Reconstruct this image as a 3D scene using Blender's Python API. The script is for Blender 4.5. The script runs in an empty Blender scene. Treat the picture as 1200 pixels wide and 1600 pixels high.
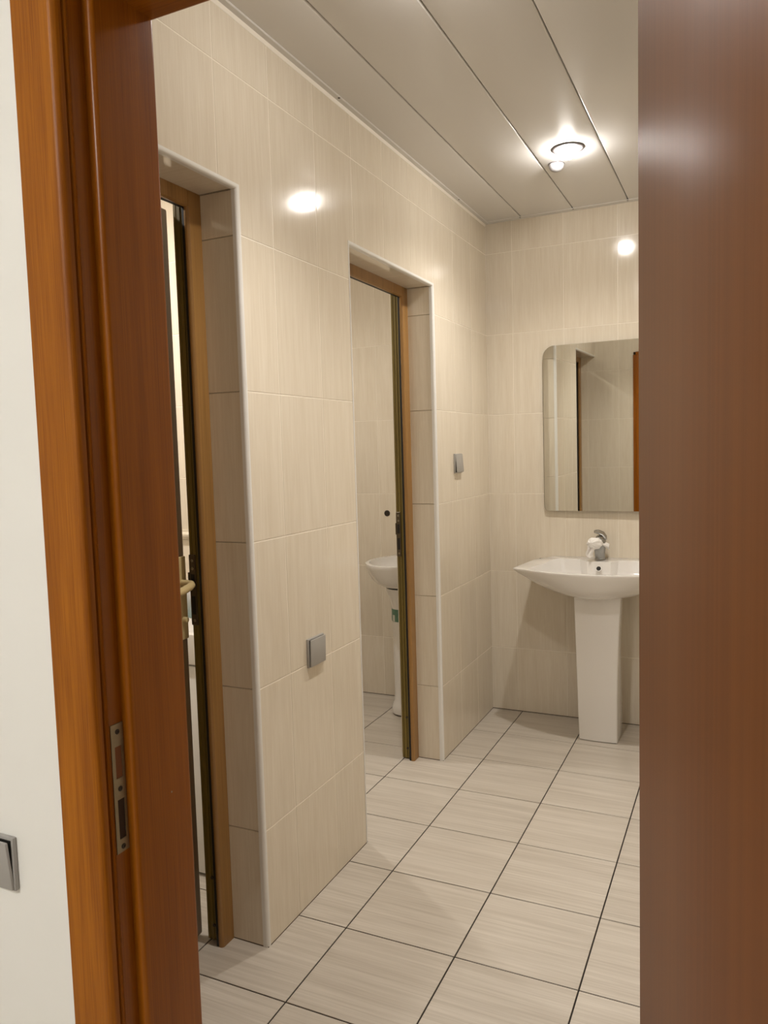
import bpy, bmesh, math, random
from mathutils import Matrix, Vector
random.seed(7)
sc = bpy.context.scene
C = sc.collection

# ------------------------------------------------------------------ camera, world, exposure
FX = 1196.92
cam_d = bpy.data.cameras.new('camera')
cam = bpy.data.objects.new('camera', cam_d); C.objects.link(cam)
cam_d.sensor_fit = 'HORIZONTAL'; cam_d.sensor_width = 36.0; cam_d.lens = 36.0 * FX / 1200.0
cam_d.clip_start = 0.01
_r = (0.90562175, 0.42312769, -0.02849922)
_d = (0.00799026, -0.08421388, -0.99641567)
_f = (-0.42401109, 0.90214798, -0.07964682)
cam.matrix_world = Matrix(((_r[0], -_d[0], -_f[0], 1.18004), (_r[1], -_d[1], -_f[1], 0.0),
                           (_r[2], -_d[2], -_f[2], 1.36344), (0, 0, 0, 1)))
sc.camera = cam
w = bpy.data.worlds.new('world'); sc.world = w; w.use_nodes = True
w.node_tree.nodes['Background'].inputs[0].default_value = (0.9, 0.85, 0.78, 1)
w.node_tree.nodes['Background'].inputs[1].default_value = 0.0
sc.view_settings.view_transform = 'Standard'; sc.view_settings.look = 'None'
sc.view_settings.exposure = 0.25; sc.view_settings.gamma = 1.0
sc.view_settings.use_curve_mapping = False
BULB = 190.0          # radiance of a lit bulb
BULB_COL = (1.0, 0.955, 0.90)
SPOT_W = 39.0         # reflector beam of a corridor downlight

# ------------------------------------------------------------------ dimensions (metres)
H = 2.4786            # ceiling
YB = 3.7925           # back wall tile face
XR = 1.15             # right wall tile face
YF = 0.95             # front wall, inner tile face
YO = 0.797            # front wall, hall side
TT = 0.006            # wall tile thickness
O1 = (YF, 1.678); O2 = (2.300, 3.050); OT = 2.045     # openings in the left wall
XW = -0.20            # rear face of the left wall
ROWS = [-0.0694 + 0.3996 * k for k in range(8)]       # wall tile rows: .330, .730 ...
P1Y = 2.17            # partition, first cubicle side
P2Y = 2.25            # partition, second cubicle side

# ------------------------------------------------------------------ helpers
def mesh_obj(name, me, mat=None, parent=None, smooth=None):
    o = bpy.data.objects.new(name, me); C.objects.link(o)
    if mat and not me.materials: me.materials.append(mat)
    if parent: o.parent = parent
    if smooth is not None:
        for p in me.polygons: p.use_smooth = True
        me.set_sharp_from_angle(angle=math.radians(smooth))
    return o
def bm_obj(name, bm, mat=None, parent=None, smooth=None):
    bmesh.ops.recalc_face_normals(bm, faces=bm.faces)
    me = bpy.data.meshes.new(name); bm.to_mesh(me); bm.free()
    return mesh_obj(name, me, mat, parent, smooth)
def tag(o, label, cat=None, group=None, kind=None):
    o['label'] = label
    if cat: o['category'] = cat
    if group: o['group'] = group
    if kind: o['kind'] = kind
    return o
def empty(name, loc=(0, 0, 0)):
    o = bpy.data.objects.new(name, None); C.objects.link(o); o.location = loc
    o.empty_display_size = 0.05
    return o
def add_box(bm, a, b, bev=0.0, seg=2, M=None):
    vs = [bm.verts.new((x, y, z)) for x in (a[0], b[0]) for y in (a[1], b[1]) for z in (a[2], b[2])]
    F = [(0, 1, 3, 2), (4, 6, 7, 5), (0, 4, 5, 1), (2, 3, 7, 6), (0, 2, 6, 4), (1, 5, 7, 3)]
    fs = [bm.faces.new([vs[i] for i in f]) for f in F]
    if bev > 0:
        es = list({e for f in fs for e in f.edges})
        g = bmesh.ops.bevel(bm, geom=es, offset=bev, segments=seg, affect='EDGES', profile=0.5)
        vs = list({v for f in g['faces'] for v in f.verts} | {v for v in vs if v.is_valid})
    if M is not None:
        for v in vs:
            if v.is_valid: v.co = M @ v.co
    return vs
def box(name, a, b, mat, parent=None, bev=0.0, seg=2):
    bm = bmesh.new(); add_box(bm, a, b, bev, seg)
    return bm_obj(name, bm, mat, parent, 35 if bev else None)
def prism(name, pts, axis, lo, hi, mat, parent=None, smooth=30):
    """polygon pts extruded along axis; pts are (other axes in xyz order)."""
    bm = bmesh.new()
    def P(p, t):
        q = list(p); q.insert(axis, t); return q
    A = [bm.verts.new(P(p, lo)) for p in pts]; B = [bm.verts.new(P(p, hi)) for p in pts]
    n = len(pts)
    for i in range(n): bm.faces.new((A[i], A[(i + 1) % n], B[(i + 1) % n], B[i]))
    bm.faces.new(A); bm.faces.new(B[::-1])
    return bm_obj(name, bm, mat, parent, smooth)
def add_lathe(bm, prof, seg=32, M=None, cap=True):
    rings = []
    for r, z in prof:
        if r < 1e-6: rings.append([bm.verts.new((0, 0, z))])
        else: rings.append([bm.verts.new((r * math.cos(2 * math.pi * k / seg), r * math.sin(2 * math.pi * k / seg), z)) for k in range(seg)])
    for a, b in zip(rings, rings[1:]):
        for k in range(seg):
            j = (k + 1) % seg
            if len(a) == 1 and len(b) == 1: continue
            if len(a) == 1: bm.faces.new((a[0], b[k], b[j]))
            elif len(b) == 1: bm.faces.new((a[k], a[j], b[0]))
            else: bm.faces.new((a[k], a[j], b[j], b[k]))
    if cap:
        for r in (rings[0], rings[-1]):
            if len(r) > 2: bm.faces.new(r)
    if M is not None:
        for r in rings:
            for v in r: v.co = M @ v.co
def lathe(name, prof, mat, parent=None, seg=32, M=None, smooth=35):
    bm = bmesh.new(); add_lathe(bm, prof, seg, M)
    return bm_obj(name, bm, mat, parent, smooth)
def add_tube(bm, pts, rad, seg=12, cap=True):
    pts = [Vector(p) for p in pts]; rings = []
    up = Vector((0, 0, 1))
    for i, p in enumerate(pts):
        t = (pts[min(i + 1, len(pts) - 1)] - pts[max(i - 1, 0)]).normalized()
        n = t.cross(up)
        if n.length < 1e-3: n = t.cross(Vector((1, 0, 0)))
        n.normalize(); b = t.cross(n)
        r = rad[i] if isinstance(rad, (list, tuple)) else rad
        rings.append([bm.verts.new(p + r * (math.cos(2 * math.pi * k / seg) * n + math.sin(2 * math.pi * k / seg) * b)) for k in range(seg)])
    for a, b in zip(rings, rings[1:]):
        for k in range(seg):
            j = (k + 1) % seg; bm.faces.new((a[k], a[j], b[j], b[k]))
    if cap: bm.faces.new(rings[0]); bm.faces.new(rings[-1])
def arc(c, r, a0, a1, n):
    return [(c[0] + r * math.cos(math.radians(a0 + (a1 - a0) * i / n)), c[1] + r * math.sin(math.radians(a0 + (a1 - a0) * i / n))) for i in range(n + 1)]

# ------------------------------------------------------------------ materials
def new_mat(name):
    m = bpy.data.materials.new(name); m.use_nodes = True
    return m, m.node_tree.nodes, m.node_tree.links, m.node_tree.nodes['Principled BSDF']
def plain(name, col, rough=0.5, metal=0.0, spec=0.5, coat=0.0, noise=0.0, nscale=30.0, bump=0.0):
    m, N, L, b = new_mat(name)
    b.inputs['Base Color'].default_value = (*col, 1); b.inputs['Roughness'].default_value = rough
    b.inputs['Metallic'].default_value = metal; b.inputs['Specular IOR Level'].default_value = spec
    b.inputs['Coat Weight'].default_value = coat; b.inputs['Coat Roughness'].default_value = 0.08
    if noise or bump:
        tc = N.new('ShaderNodeTexCoord'); t = N.new('ShaderNodeTexNoise')
        t.inputs['Scale'].default_value = nscale; t.inputs['Detail'].default_value = 4
        L.new(tc.outputs['Object'], t.inputs['Vector'])
        if noise:
            mx = N.new('ShaderNodeMix'); mx.data_type = 'RGBA'
            mx.inputs['A'].default_value = (*[c * (1 - noise) for c in col], 1)
            mx.inputs['B'].default_value = (*[min(1, c * (1 + noise)) for c in col], 1)
            L.new(t.outputs['Fac'], mx.inputs['Factor']); L.new(mx.outputs['Result'], b.inputs['Base Color'])
        if bump:
            bp = N.new('ShaderNodeBump'); bp.inputs['Strength'].default_value = bump; bp.inputs['Distance'].default_value = 0.002
            L.new(t.outputs['Fac'], bp.inputs['Height']); L.new(bp.outputs['Normal'], b.inputs['Normal'])
    return m
def emit(name, col, strength):
    m, N, L, b = new_mat(name)
    b.inputs['Base Color'].default_value = (0.9, 0.9, 0.9, 1)
    b.inputs['Emission Color'].default_value = (*col, 1); b.inputs['Emission Strength'].default_value = strength
    return m
def streak_tile(name, dark, light, along, rough, fine=220.0, amp=1.0, coat=0.0, spec=0.5, wobble=0.03):
    """glazed tile with fine streaks running along local axis `along`; each tile is offset at random."""
    m, N, L, b = new_mat(name)
    tc = N.new('ShaderNodeTexCoord'); oi = N.new('ShaderNodeObjectInfo')
    off = N.new('ShaderNodeVectorMath'); off.operation = 'SCALE'; off.inputs[0].default_value = (37.0, 53.0, 11.0)
    L.new(oi.outputs['Random'], off.inputs['Scale'])
    add = N.new('ShaderNodeVectorMath'); add.operation = 'ADD'
    L.new(tc.outputs['Object'], add.inputs[0]); L.new(off.outputs['Vector'], add.inputs[1])
    def nz(su, sv, det):
        mp = N.new('ShaderNodeMapping'); s = [su, su, su]; s[along] = sv; mp.inputs['Scale'].default_value = s
        L.new(add.outputs['Vector'], mp.inputs['Vector'])
        t = N.new('ShaderNodeTexNoise'); t.inputs['Scale'].default_value = 1.0; t.inputs['Detail'].default_value = det
        t.inputs['Roughness'].default_value = 0.6
        L.new(mp.outputs['Vector'], t.inputs['Vector']); return t
    a = nz(fine, fine * wobble, 3.0); c = nz(fine * 0.16, fine * 0.012, 3.0)
    s = N.new('ShaderNodeMath'); s.operation = 'MULTIPLY_ADD'
    s.inputs[1].default_value = 0.55; L.new(a.outputs['Fac'], s.inputs[0])
    k = N.new('ShaderNodeMath'); k.operation = 'MULTIPLY'; k.inputs[1].default_value = 0.45
    L.new(c.outputs['Fac'], k.inputs[0]); L.new(k.outputs['Value'], s.inputs[2])
    rp = N.new('ShaderNodeMapRange'); rp.inputs['From Min'].default_value = 0.36; rp.inputs['From Max'].default_value = 0.64
    L.new(s.outputs['Value'], rp.inputs['Value'])
    mx = N.new('ShaderNodeMix'); mx.data_type = 'RGBA'
    mx.inputs['A'].default_value = (*dark, 1); mx.inputs['B'].default_value = (*light, 1)
    L.new(rp.outputs['Result'], mx.inputs['Factor'])
    hv = N.new('ShaderNodeHueSaturation')
    vr = N.new('ShaderNodeMapRange'); vr.inputs['To Min'].default_value = 0.975; vr.inputs['To Max'].default_value = 1.02
    L.new(oi.outputs['Random'], vr.inputs['Value']); L.new(vr.outputs['Result'], hv.inputs['Value'])
    L.new(mx.outputs['Result'], hv.inputs['Color']); L.new(hv.outputs['Color'], b.inputs['Base Color'])
    b.inputs['Roughness'].default_value = rough; b.inputs['Specular IOR Level'].default_value = spec
    b.inputs['Coat Weight'].default_value = coat; b.inputs['Coat Roughness'].default_value = 0.05
    bp = N.new('ShaderNodeBump'); bp.inputs['Strength'].default_value = 0.05; bp.inputs['Distance'].default_value = 0.001
    L.new(s.outputs['Value'], bp.inputs['Height']); L.new(bp.outputs['Normal'], b.inputs['Normal'])
    return m
def wood(name, dark, light, along=2, rough=0.3, coat=0.4, fine=260.0, spec=0.5):
    m, N, L, b = new_mat(name)
    tc = N.new('ShaderNodeTexCoord')
    def nz(su, sv, det, dist=0.0):
        mp = N.new('ShaderNodeMapping'); s = [su, su, su]; s[along] = sv; mp.inputs['Scale'].default_value = s
        L.new(tc.outputs['Object'], mp.inputs['Vector'])
        t = N.new('ShaderNodeTexNoise'); t.inputs['Scale'].default_value = 1.0; t.inputs['Detail'].default_value = det
        t.inputs['Distortion'].default_value = dist
        L.new(mp.outputs['Vector'], t.inputs['Vector']); return t
    a = nz(fine, fine * 0.012, 4.0, 0.3); c = nz(fine * 0.09, fine * 0.004, 3.0, 0.6)
    s = N.new('ShaderNodeMath'); s.operation = 'MULTIPLY_ADD'; s.inputs[1].default_value = 0.5
    k = N.new('ShaderNodeMath'); k.operation = 'MULTIPLY'; k.inputs[1].default_value = 0.5
    L.new(a.outputs['Fac'], s.inputs[0]); L.new(c.outputs['Fac'], k.inputs[0]); L.new(k.outputs['Value'], s.inputs[2])
    rp = N.new('ShaderNodeMapRange'); rp.inputs['From Min'].default_value = 0.37; rp.inputs['From Max'].default_value = 0.63
    L.new(s.outputs['Value'], rp.inputs['Value'])
    mx = N.new('ShaderNodeMix'); mx.data_type = 'RGBA'
    mx.inputs['A'].default_value = (*dark, 1); mx.inputs['B'].default_value = (*light, 1)
    L.new(rp.outputs['Result'], mx.inputs['Factor']); L.new(mx.outputs['Result'], b.inputs['Base Color'])
    b.inputs['Roughness'].default_value = rough; b.inputs['Specular IOR Level'].default_value = spec
    b.inputs['Coat Weight'].default_value = coat; b.inputs['Coat Roughness'].default_value = 0.12
    bp = N.new('ShaderNodeBump'); bp.inputs['Strength'].default_value = 0.08; bp.inputs['Distance'].default_value = 0.001
    L.new(a.outputs['Fac'], bp.inputs['Height']); L.new(bp.outputs['Normal'], b.inputs['Normal'])
    return m

M_TILE = streak_tile('cream_wall_tile', (0.675, 0.595, 0.475), (0.745, 0.675, 0.560), 1, 0.10, fine=230.0, spec=0.5)
M_FLOOR = streak_tile('streaked_floor_tile', (0.48, 0.425, 0.355), (0.62, 0.565, 0.49), 0, 0.33, fine=150.0, spec=0.4, wobble=0.02)
M_GROUT = plain('pale_wall_grout', (0.80, 0.73, 0.62), 0.3, noise=0.05)
M_FGROUT = plain('dark_floor_grout', (0.016, 0.010, 0.006), 0.8, noise=0.15)
M_PLASTER = plain('white_plaster', (0.82, 0.81, 0.765), 0.55, noise=0.02, nscale=8, bump=0.05)
M_CEIL = plain('satin_ceiling_panel', (0.68, 0.665, 0.645), 0.20, spec=0.26)
M_CEILW = plain('white_ceiling', (0.8, 0.79, 0.76), 0.6)
M_TRIMW = plain('white_plastic_trim', (0.80, 0.79, 0.76), 0.22)
M_CAULK = plain('cream_caulk', (0.82, 0.77, 0.68), 0.5)
M_CASING = wood('orange_varnished_casing', (0.225, 0.064, 0.002), (0.375, 0.125, 0.005), fine=620.0, rough=0.42, coat=0.0, spec=0.22)
M_JAMB = wood('red_brown_varnished_wood', (0.215, 0.060, 0.002), (0.31, 0.096, 0.004), fine=420.0, rough=0.30, coat=0.0, spec=0.24)
M_LEAF = wood('brown_varnished_door', (0.125, 0.036, 0.004), (0.160, 0.050, 0.007), fine=120.0, rough=0.50, coat=0.0, spec=0.27)
M_FRAME = wood('golden_brown_frame_wood', (0.23, 0.115, 0.030), (0.35, 0.185, 0.055), fine=240.0, rough=0.35, coat=0.15)
M_OLIVE = wood('olive_brown_rebate', (0.13, 0.088, 0.012), (0.20, 0.14, 0.025), fine=200.0, rough=0.45, coat=0.0)
M_DLEAF = wood('dull_brown_cubicle_door', (0.16, 0.09, 0.03), (0.22, 0.13, 0.045), fine=200.0, rough=0.4, coat=0.1)
M_BLACK = plain('black_rubber', (0.006, 0.005, 0.004), 0.6)
M_PORC = plain('white_glazed_ceramic', (0.80, 0.775, 0.74), 0.06, spec=0.55, coat=0.3)
M_CHROME = plain('satin_chrome', (0.34, 0.34, 0.33), 0.30, metal=1.0)
M_DCHROME = plain('bright_chrome', (0.40, 0.39, 0.37), 0.10, metal=1.0)
M_STEEL = plain('aged_steel', (0.30, 0.255, 0.17), 0.42, metal=0.75, noise=0.15, nscale=90)
M_DSTEEL = plain('dark_bronze_steel', (0.10, 0.075, 0.045), 0.4, metal=0.6, noise=0.2, nscale=60)
M_SCREW = plain('dark_screw', (0.05, 0.04, 0.03), 0.5, metal=0.5)
M_GREY = plain('grey_plastic', (0.36, 0.345, 0.32), 0.32)
M_BEIGE = plain('beige_enamel', (0.56, 0.44, 0.22), 0.35)
M_MIRROR = plain('mirror_silver', (0.86, 0.87, 0.83), 0.015, metal=1.0)
M_GLASSEDGE = plain('mirror_glass_edge', (0.28, 0.33, 0.29), 0.2)
M_CLOTH = plain('white_cotton', (0.83, 0.80, 0.76), 0.9, noise=0.06, nscale=250, bump=0.3)
M_DOME = plain('frosted_white_dome', (0.34, 0.335, 0.34), 0.3)
M_RING = plain('grey_lamp_ring', (0.11, 0.10, 0.10), 0.35)
M_BULB = emit('lit_bulb', BULB_COL, BULB)
M_BULB2 = emit('lit_weaker_bulb', BULB_COL, BULB * 0.95)
M_HALL = emit('lit_hall_diffuser', (1.0, 0.97, 0.94), 94.0)
M_ROOML = emit('lit_cubicle_bulb', (1.0, 0.955, 0.90), 120.0)

# ------------------------------------------------------------------ tiling
_tile_cache = {}
def tile_mesh(poly, t, ch, mat):
    """polygon (counter-clockwise, axis-aligned) -> chamfered slab, local origin at poly's own coordinates."""
    key = (tuple((round(x, 4), round(y, 4)) for x, y in poly), round(t, 4), mat.name)
    if key in _tile_cache: return _tile_cache[key]
    n = len(poly); inn = []
    for i in range(n):
        p, c, q = Vector(poly[i - 1]), Vector(poly[i]), Vector(poly[(i + 1) % n])
        e1 = (c - p).normalized(); e2 = (q - c).normalized()
        n1 = Vector((-e1.y, e1.x)); n2 = Vector((-e2.y, e2.x))
        inn.append(c + ch * (n1 + n2))
    vs = [(x, y, 0) for x, y in poly] + [(x, y, t - ch) for x, y in poly] + [(v.x, v.y, t) for v in inn]
    fs = []
    for i in range(n):
        j = (i + 1) % n
        fs.append((i, j, n + j, n + i)); fs.append((n + i, n + j, 2 * n + j, 2 * n + i))
    fs.append(tuple(range(2 * n, 3 * n)))
    me = bpy.data.meshes.new('tile'); me.from_pydata(vs, [], fs); me.materials.append(mat)
    _tile_cache[key] = me
    return me
def cut(cell, hole):
    """cell minus hole, both (u0,v0,u1,v1) -> list of polygons (relative to the absolute frame)."""
    u0, v0, u1, v1 = cell; a, b, c, d = hole
    ou0, ov0, ou1, ov1 = max(u0, a), max(v0, b), min(u1, c), min(v1, d)
    e = 1e-5
    if ou1 - ou0 < e or ov1 - ov0 < e: return None
    fu = ou0 <= u0 + e and ou1 >= u1 - e; fv = ov0 <= v0 + e and ov1 >= v1 - e
    if fu and fv: return []
    if fu:
        return [(u0, ov1, u1, v1)] if ov0 <= v0 + e else [(u0, v0, u1, ov0)]
    if fv:
        out = []
        if ou0 > u0 + e: out.append((u0, v0, ou0, v1))
        if ou1 < u1 - e: out.append((ou1, v0, u1, v1))
        return out
    # a corner is taken out
    left = ou0 <= u0 + e; low = ov0 <= v0 + e
    if left and low: return [[(ou1, v0), (u1, v0), (u1, v1), (u0, v1), (u0, ov1), (ou1, ov1)]]
    if low: return [[(u0, v0), (ou0, v0), (ou0, ov1), (u1, ov1), (u1, v1), (u0, v1)]]
    if left: return [[(u0, v0), (u1, v0), (u1, v1), (ou1, v1), (ou1, ov0), (u0, ov0)]]
    return [[(u0, v0), (u1, v0), (u1, ov0), (ou0, ov0), (ou0, v1), (u0, v1)]]
def tile_plane(parent, origin, U, V, uj, vj, mat, t=TT, gap=0.0016, ch=0.0016, holes=(), name='tile', minw=0.012):
    """tiles between consecutive joints uj x vj on the plane origin + u U + v V; faces stand proud along UxV by t."""
    U, V = Vector(U), Vector(V); Wn = U.cross(V); O = Vector(origin)
    R3 = Matrix((U, V, Wn)).transposed()
    g = gap / 2
    for i in range(len(uj) - 1):
        for j in range(len(vj) - 1):
            cells = [(uj[i], vj[j], uj[i + 1], vj[j + 1])]
            for h in holes:
                nxt = []
                for c in cells:
                    if not isinstance(c, tuple): nxt.append(c); continue
                    r = cut(c, h); nxt += [c] if r is None else r
                cells = nxt
            for c in cells:
                if isinstance(c, tuple):
                    if c[2] - c[0] < minw or c[3] - c[1] < minw: continue
                    poly = [(c[0], c[1]), (c[2], c[1]), (c[2], c[3]), (c[0], c[3])]
                else: poly = c
                u0 = min(p[0] for p in poly); v0 = min(p[1] for p in poly)
                # shrink by half a joint
                n = len(poly); sh = []
                for k in range(n):
                    p, q, r = Vector(poly[k - 1]), Vector(poly[k]), Vector(poly[(k + 1) % n])
                    e1 = (q - p).normalized(); e2 = (r - q).normalized()
                    q2 = q + g * (Vector((-e1.y, e1.x)) + Vector((-e2.y, e2.x)))
                    sh.append((q2.x - u0, q2.y - v0))
                o = bpy.data.objects.new(name, tile_mesh(sh, t, ch, mat)); C.objects.link(o)
                o.parent = parent
                o.matrix_world = Matrix.Translation(O + u0 * U + v0 * V - t * Wn) @ R3.to_4x4()
def joints(lo, hi, ref, pitch):
    k = math.floor((lo - ref) / pitch) + 1; out = [lo]
    while ref + k * pitch < hi - 1e-4:
        if ref + k * pitch > lo + 1e-3: out.append(ref + k * pitch)
        k += 1
    return out + [hi]
def struct(name, boxes, mat, label, cat):
    bm = bmesh.new()
    for a, b in boxes: add_box(bm, a, b)
    o = bm_obj(name, bm, mat)
    return tag(o, label, cat, kind='structure')

# ------------------------------------------------------------------ floor
FT = 0.008
floor = struct('floor', [((-1.42, 0.80, -0.12), (1.16, 3.90, -FT + 0.0055))], M_FGROUT, 'pale streaked square floor tiles with thin dark joints', 'floor')
fx = joints(-1.40, XR, 0.15685, 0.33); fy = joints(0.80, YB, 1.51725, 0.32305)
tile_plane(floor, (0, 0, 0), (1, 0, 0), (0, 1, 0), fx, fy, M_FLOOR, t=FT, gap=0.0042, ch=0.0005, name='floor_tile')
struct('floor_hall', [((-1.6, -1.7, -0.12), (1.9, 0.80, 0.0))], plain('hall_floor_stone', (0.55, 0.49, 0.41), 0.3, noise=0.1, nscale=6), 'plain pale hall floor in front of the doorway', 'floor')

# ------------------------------------------------------------------ left wall with its two openings
e = TT
wl = struct('wall_left', [((XW, O1[1] + e, 0), (-e + 0.0052, O2[0] - e, H)), ((XW, O2[1] + e, 0), (-e + 0.0052, YB + 0.1, H)),
                          ((XW, YF, OT + e), (-e + 0.0052, O1[1] + e, H)), ((XW, O2[0] - e, OT + e), (-e + 0.0052, O2[1] + e, H))],
            M_GROUT, 'long cream tiled wall with two deep door openings', 'wall')
vz = [0.0] + [z for z in ROWS if 0.05 < z < H - 0.01] + [H]
ly = [YF] + [1.6005 + 0.2437 * k for k in range(-2, 9) if YF + .02 < 1.6005 + 0.2437 * k < YB - .02] + [YB]
tile_plane(wl, (0, 0, 0), (0, 1, 0), (0, 0, 1), ly, vz, M_TILE,
           holes=[(O1[0] - 0.01, -1, O1[1] + 0.004, OT + 0.004), (O2[0] - 0.004, -1, O2[1] + 0.004, OT + 0.004)])
vr = [z for z in vz if z < OT] + [OT]
tile_plane(wl, (0, O1[1], 0), (1, 0, 0), (0, 0, 1), [-0.125, -0.004], vr, M_TILE)           # reveals facing the doorway
tile_plane(wl, (0, O2[1], 0), (1, 0, 0), (0, 0, 1), [-0.125, -0.004], vr, M_TILE)
tile_plane(wl, (0, O2[0], 0), (-1, 0, 0), (0, 0, 1), [0.004, 0.125], vr, M_TILE)
tile_plane(wl, (0, 0, OT), (0, 1, 0), (1, 0, 0), [O1[0], 1.357, O1[1]], [-0.125, -0.004], M_TILE)   # soffits
tile_plane(wl, (0, 0, OT), (0, 1, 0), (1, 0, 0), [O2[0], 2.81, O2[1]], [-0.125, -0.004], M_TILE)

# ------------------------------------------------------------------ back, right and front walls, partition, cubicle shells
wb = struct('wall_back', [((-1.42, YB + e - 0.0052, 0), (1.25, YB + 0.1, H))], M_GROUT, 'cream tiled end wall behind the basins', 'wall')
bx = [0.0] + [0.1355 + 0.2527 * k for k in range(5) if 0.1355 + 0.2527 * k < XR - 0.02] + [XR]
tile_plane(wb, (0, YB, 0), (1, 0, 0), (0, 0, 1), bx, vz, M_TILE)
bx2 = joints(-1.35, XW, -0.628, 0.2527)
tile_plane(wb, (0, YB, 0), (1, 0, 0), (0, 0, 1), bx2, vz, M_TILE)
wr = struct('wall_right', [((XR + e - 0.0052, YF, 0), (XR + 0.1, YB + 0.1, H))], M_GROUT, 'cream tiled wall on the right, hidden behind the open door', 'wall')
ry = joints(-YB, -YF, -3.64, 0.2437)
tile_plane(wr, (XR, 0, 0), (0, -1, 0), (0, 0, 1), ry, vz, M_TILE)
DW = (0.306, 1.165, 2.060)      # rough doorway in the front wall
wf = struct('wall_front', [((-1.42, YO + 0.004, 0), (DW[0], YF - e + 0.0052, H)), ((DW[1], YO + 0.004, 0), (1.25, YF - e + 0.0052, H)),
                           ((DW[0], YO + 0.004, DW[2]), (DW[1], YF - e + 0.0052, H))], M_GROUT, 'cream tiled inner face of the doorway wall', 'wall')
tile_plane(wf, (0, YF, 0), (-1, 0, 0), (0, 0, 1), joints(-XR, 0.125, -0.19, 0.25), vz, M_TILE, holes=[(-DW[1], -1, -DW[0], DW[2])])
wh = struct('wall_hall', [((-1.6, YO - 0.012, 0), (DW[0], YO + 0.004, 2.62)), ((DW[1], YO - 0.012, 0), (1.9, YO + 0.004, 2.62)), ((DW[0], YO - 0.012, DW[2]), (DW[1], YO + 0.004, 2.62))],
            M_PLASTER, 'smooth white plastered hall wall beside the brown door casing', 'wall')
struct('wall_hall_side', [((-1.7, -1.7, 0), (-1.6, YO, 2.62)), ((1.9, -1.7, 0), (2.0, YO, 2.62)), ((-1.7, -1.8, 0), (2.0, -1.7, 2.62))],
       M_PLASTER, 'white plastered hall walls around the camera', 'wall')
wp = struct('wall_partition', [((-1.42, P1Y + e - 0.0052, 0), (XW, P2Y, H))], M_GROUT, 'pale tiled wall inside the first cubicle, seen past its narrow door gap', 'wall')
tile_plane(wp, (0, P1Y, 0), (1, 0, 0), (0, 0, 1), joints(-1.35, XW, -0.72, 0.40), [0, 0.33, 0.70, 1.068], M_TILE)
tile_plane(wp, (0, P1Y, 0), (1, 0, 0), (0, 0, 1), joints(-1.35, XW, -0.72, 0.40), [1.102, 1.287, 1.54, 1.79, 2.04, 2.29, H], M_TILE)
prism('border_moulding', [(P1Y + 0.001, 1.069), (P1Y - 0.008, 1.069)] + arc((P1Y - 0.008, 1.085), 0.0095, 270, 90, 8) + [(P1Y - 0.008, 1.101), (P1Y + 0.001, 1.101)], 0, -1.35, XW, M_TILE, wp)
struct('wall_cubicle', [((-1.42, 0.80, 0), (-1.35, YB + 0.1, H))], M_TILE, 'far side wall of the two cubicles', 'wall')

M_BASEJ = plain('brown_base_joint', (0.10, 0.065, 0.04), 0.8)
for a, b in (((-0.003, O1[1], 0.0), (0.0005, O2[0], 0.0028)), ((-0.003, O2[1], 0.0), (0.0005, YB, 0.0028)), ((-0.116, O1[1] - 0.0005, 0.0), (-0.006, O1[1] + 0.003, 0.0028)), ((-0.116, O2[1] - 0.0005, 0.0), (-0.006, O2[1] + 0.003, 0.0028))):
    box('base_joint', a, b, M_BASEJ, wl)
for a, b in (((0.0005, YB - 0.0005, 0.0), (XR, YB + 0.003, 0.0028)), ((-1.35, YB - 0.0005, 0.0), (XW, YB + 0.003, 0.0028))):
    box('base_joint', a, b, M_BASEJ, wb)

# ------------------------------------------------------------------ ceiling
cl = struct('ceiling', [((-1.42, 0.80, H + 0.012), (1.25, YB + 0.1, H + 0.1))], M_CEILW, 'satin grey ceiling of long narrow panels', 'ceiling')
struct('ceiling_hall', [((-1.7, -1.8, 2.62), (2.0, YO + 0.01, 2.72))], M_CEILW, 'white ceiling of the hall', 'ceiling')
px = [0.002, 0.190, 0.441, 0.692, 0.943, XR]
for a, b in zip(px, px[1:]):
    r = 0.005
    pr = [(a + 0.0016, H + 0.012), (a + 0.0016, H + r)] + arc((a + 0.0016 + r, H + r), r, 180, 270, 4)[1:] + arc((b - 0.0016 - r, H + r), r, 270, 360, 4) + [(b - 0.0016, H + 0.012)]
    prism('ceiling_panel', pr, 1, YF, YB, M_CEIL, cl, 40)
for a, b in ((-1.35, XW),):
    box('cubicle_ceiling_panel', (a, 0.80, H), (b, YB, H + 0.012), M_CEILW, cl)
# edge strips with their little dark nails, and the bright caulk line on the wall
tr = prism('trim_1', [(0.0, H - 0.0035), (0.021, H - 0.0035), (0.0235, H - 0.0015), (0.0235, H), (0.0, H)], 1, YF, YB, M_CEIL)
tag(tr, 'narrow grey ceiling edge strip along the left tiled wall', 'trim', kind='structure')
for y in (2.227, 3.355): lathe('nail', [(0, -0.0012), (0.004, -0.0008), (0.004, 0.0)], M_SCREW, tr, 10, Matrix.Translation((0.018, y, H - 0.0035)))
tb = prism('trim_2', [(YB, H - 0.0035), (YB - 0.034, H - 0.0035), (YB - 0.037, H - 0.0015), (YB - 0.037, H), (YB, H)], 0, 0.024, XR, M_CEIL)
tag(tb, 'narrow grey ceiling edge strip along the end wall', 'trim', kind='structure')
for x in (0.188, 0.443, 0.691, 0.943): lathe('nail', [(0, -0.0012), (0.0042, -0.0008), (0.0042, 0.0)], M_SCREW, tb, 10, Matrix.Translation((x, YB - 0.030, H - 0.0035)))
ck = prism('trim_3', [(0.0, H - 0.014), (0.0016, H - 0.013), (0.0045, H - 0.005), (0.005, H - 0.0035), (0.0, H - 0.0035)], 1, YF, YB, M_CAULK)
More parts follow.
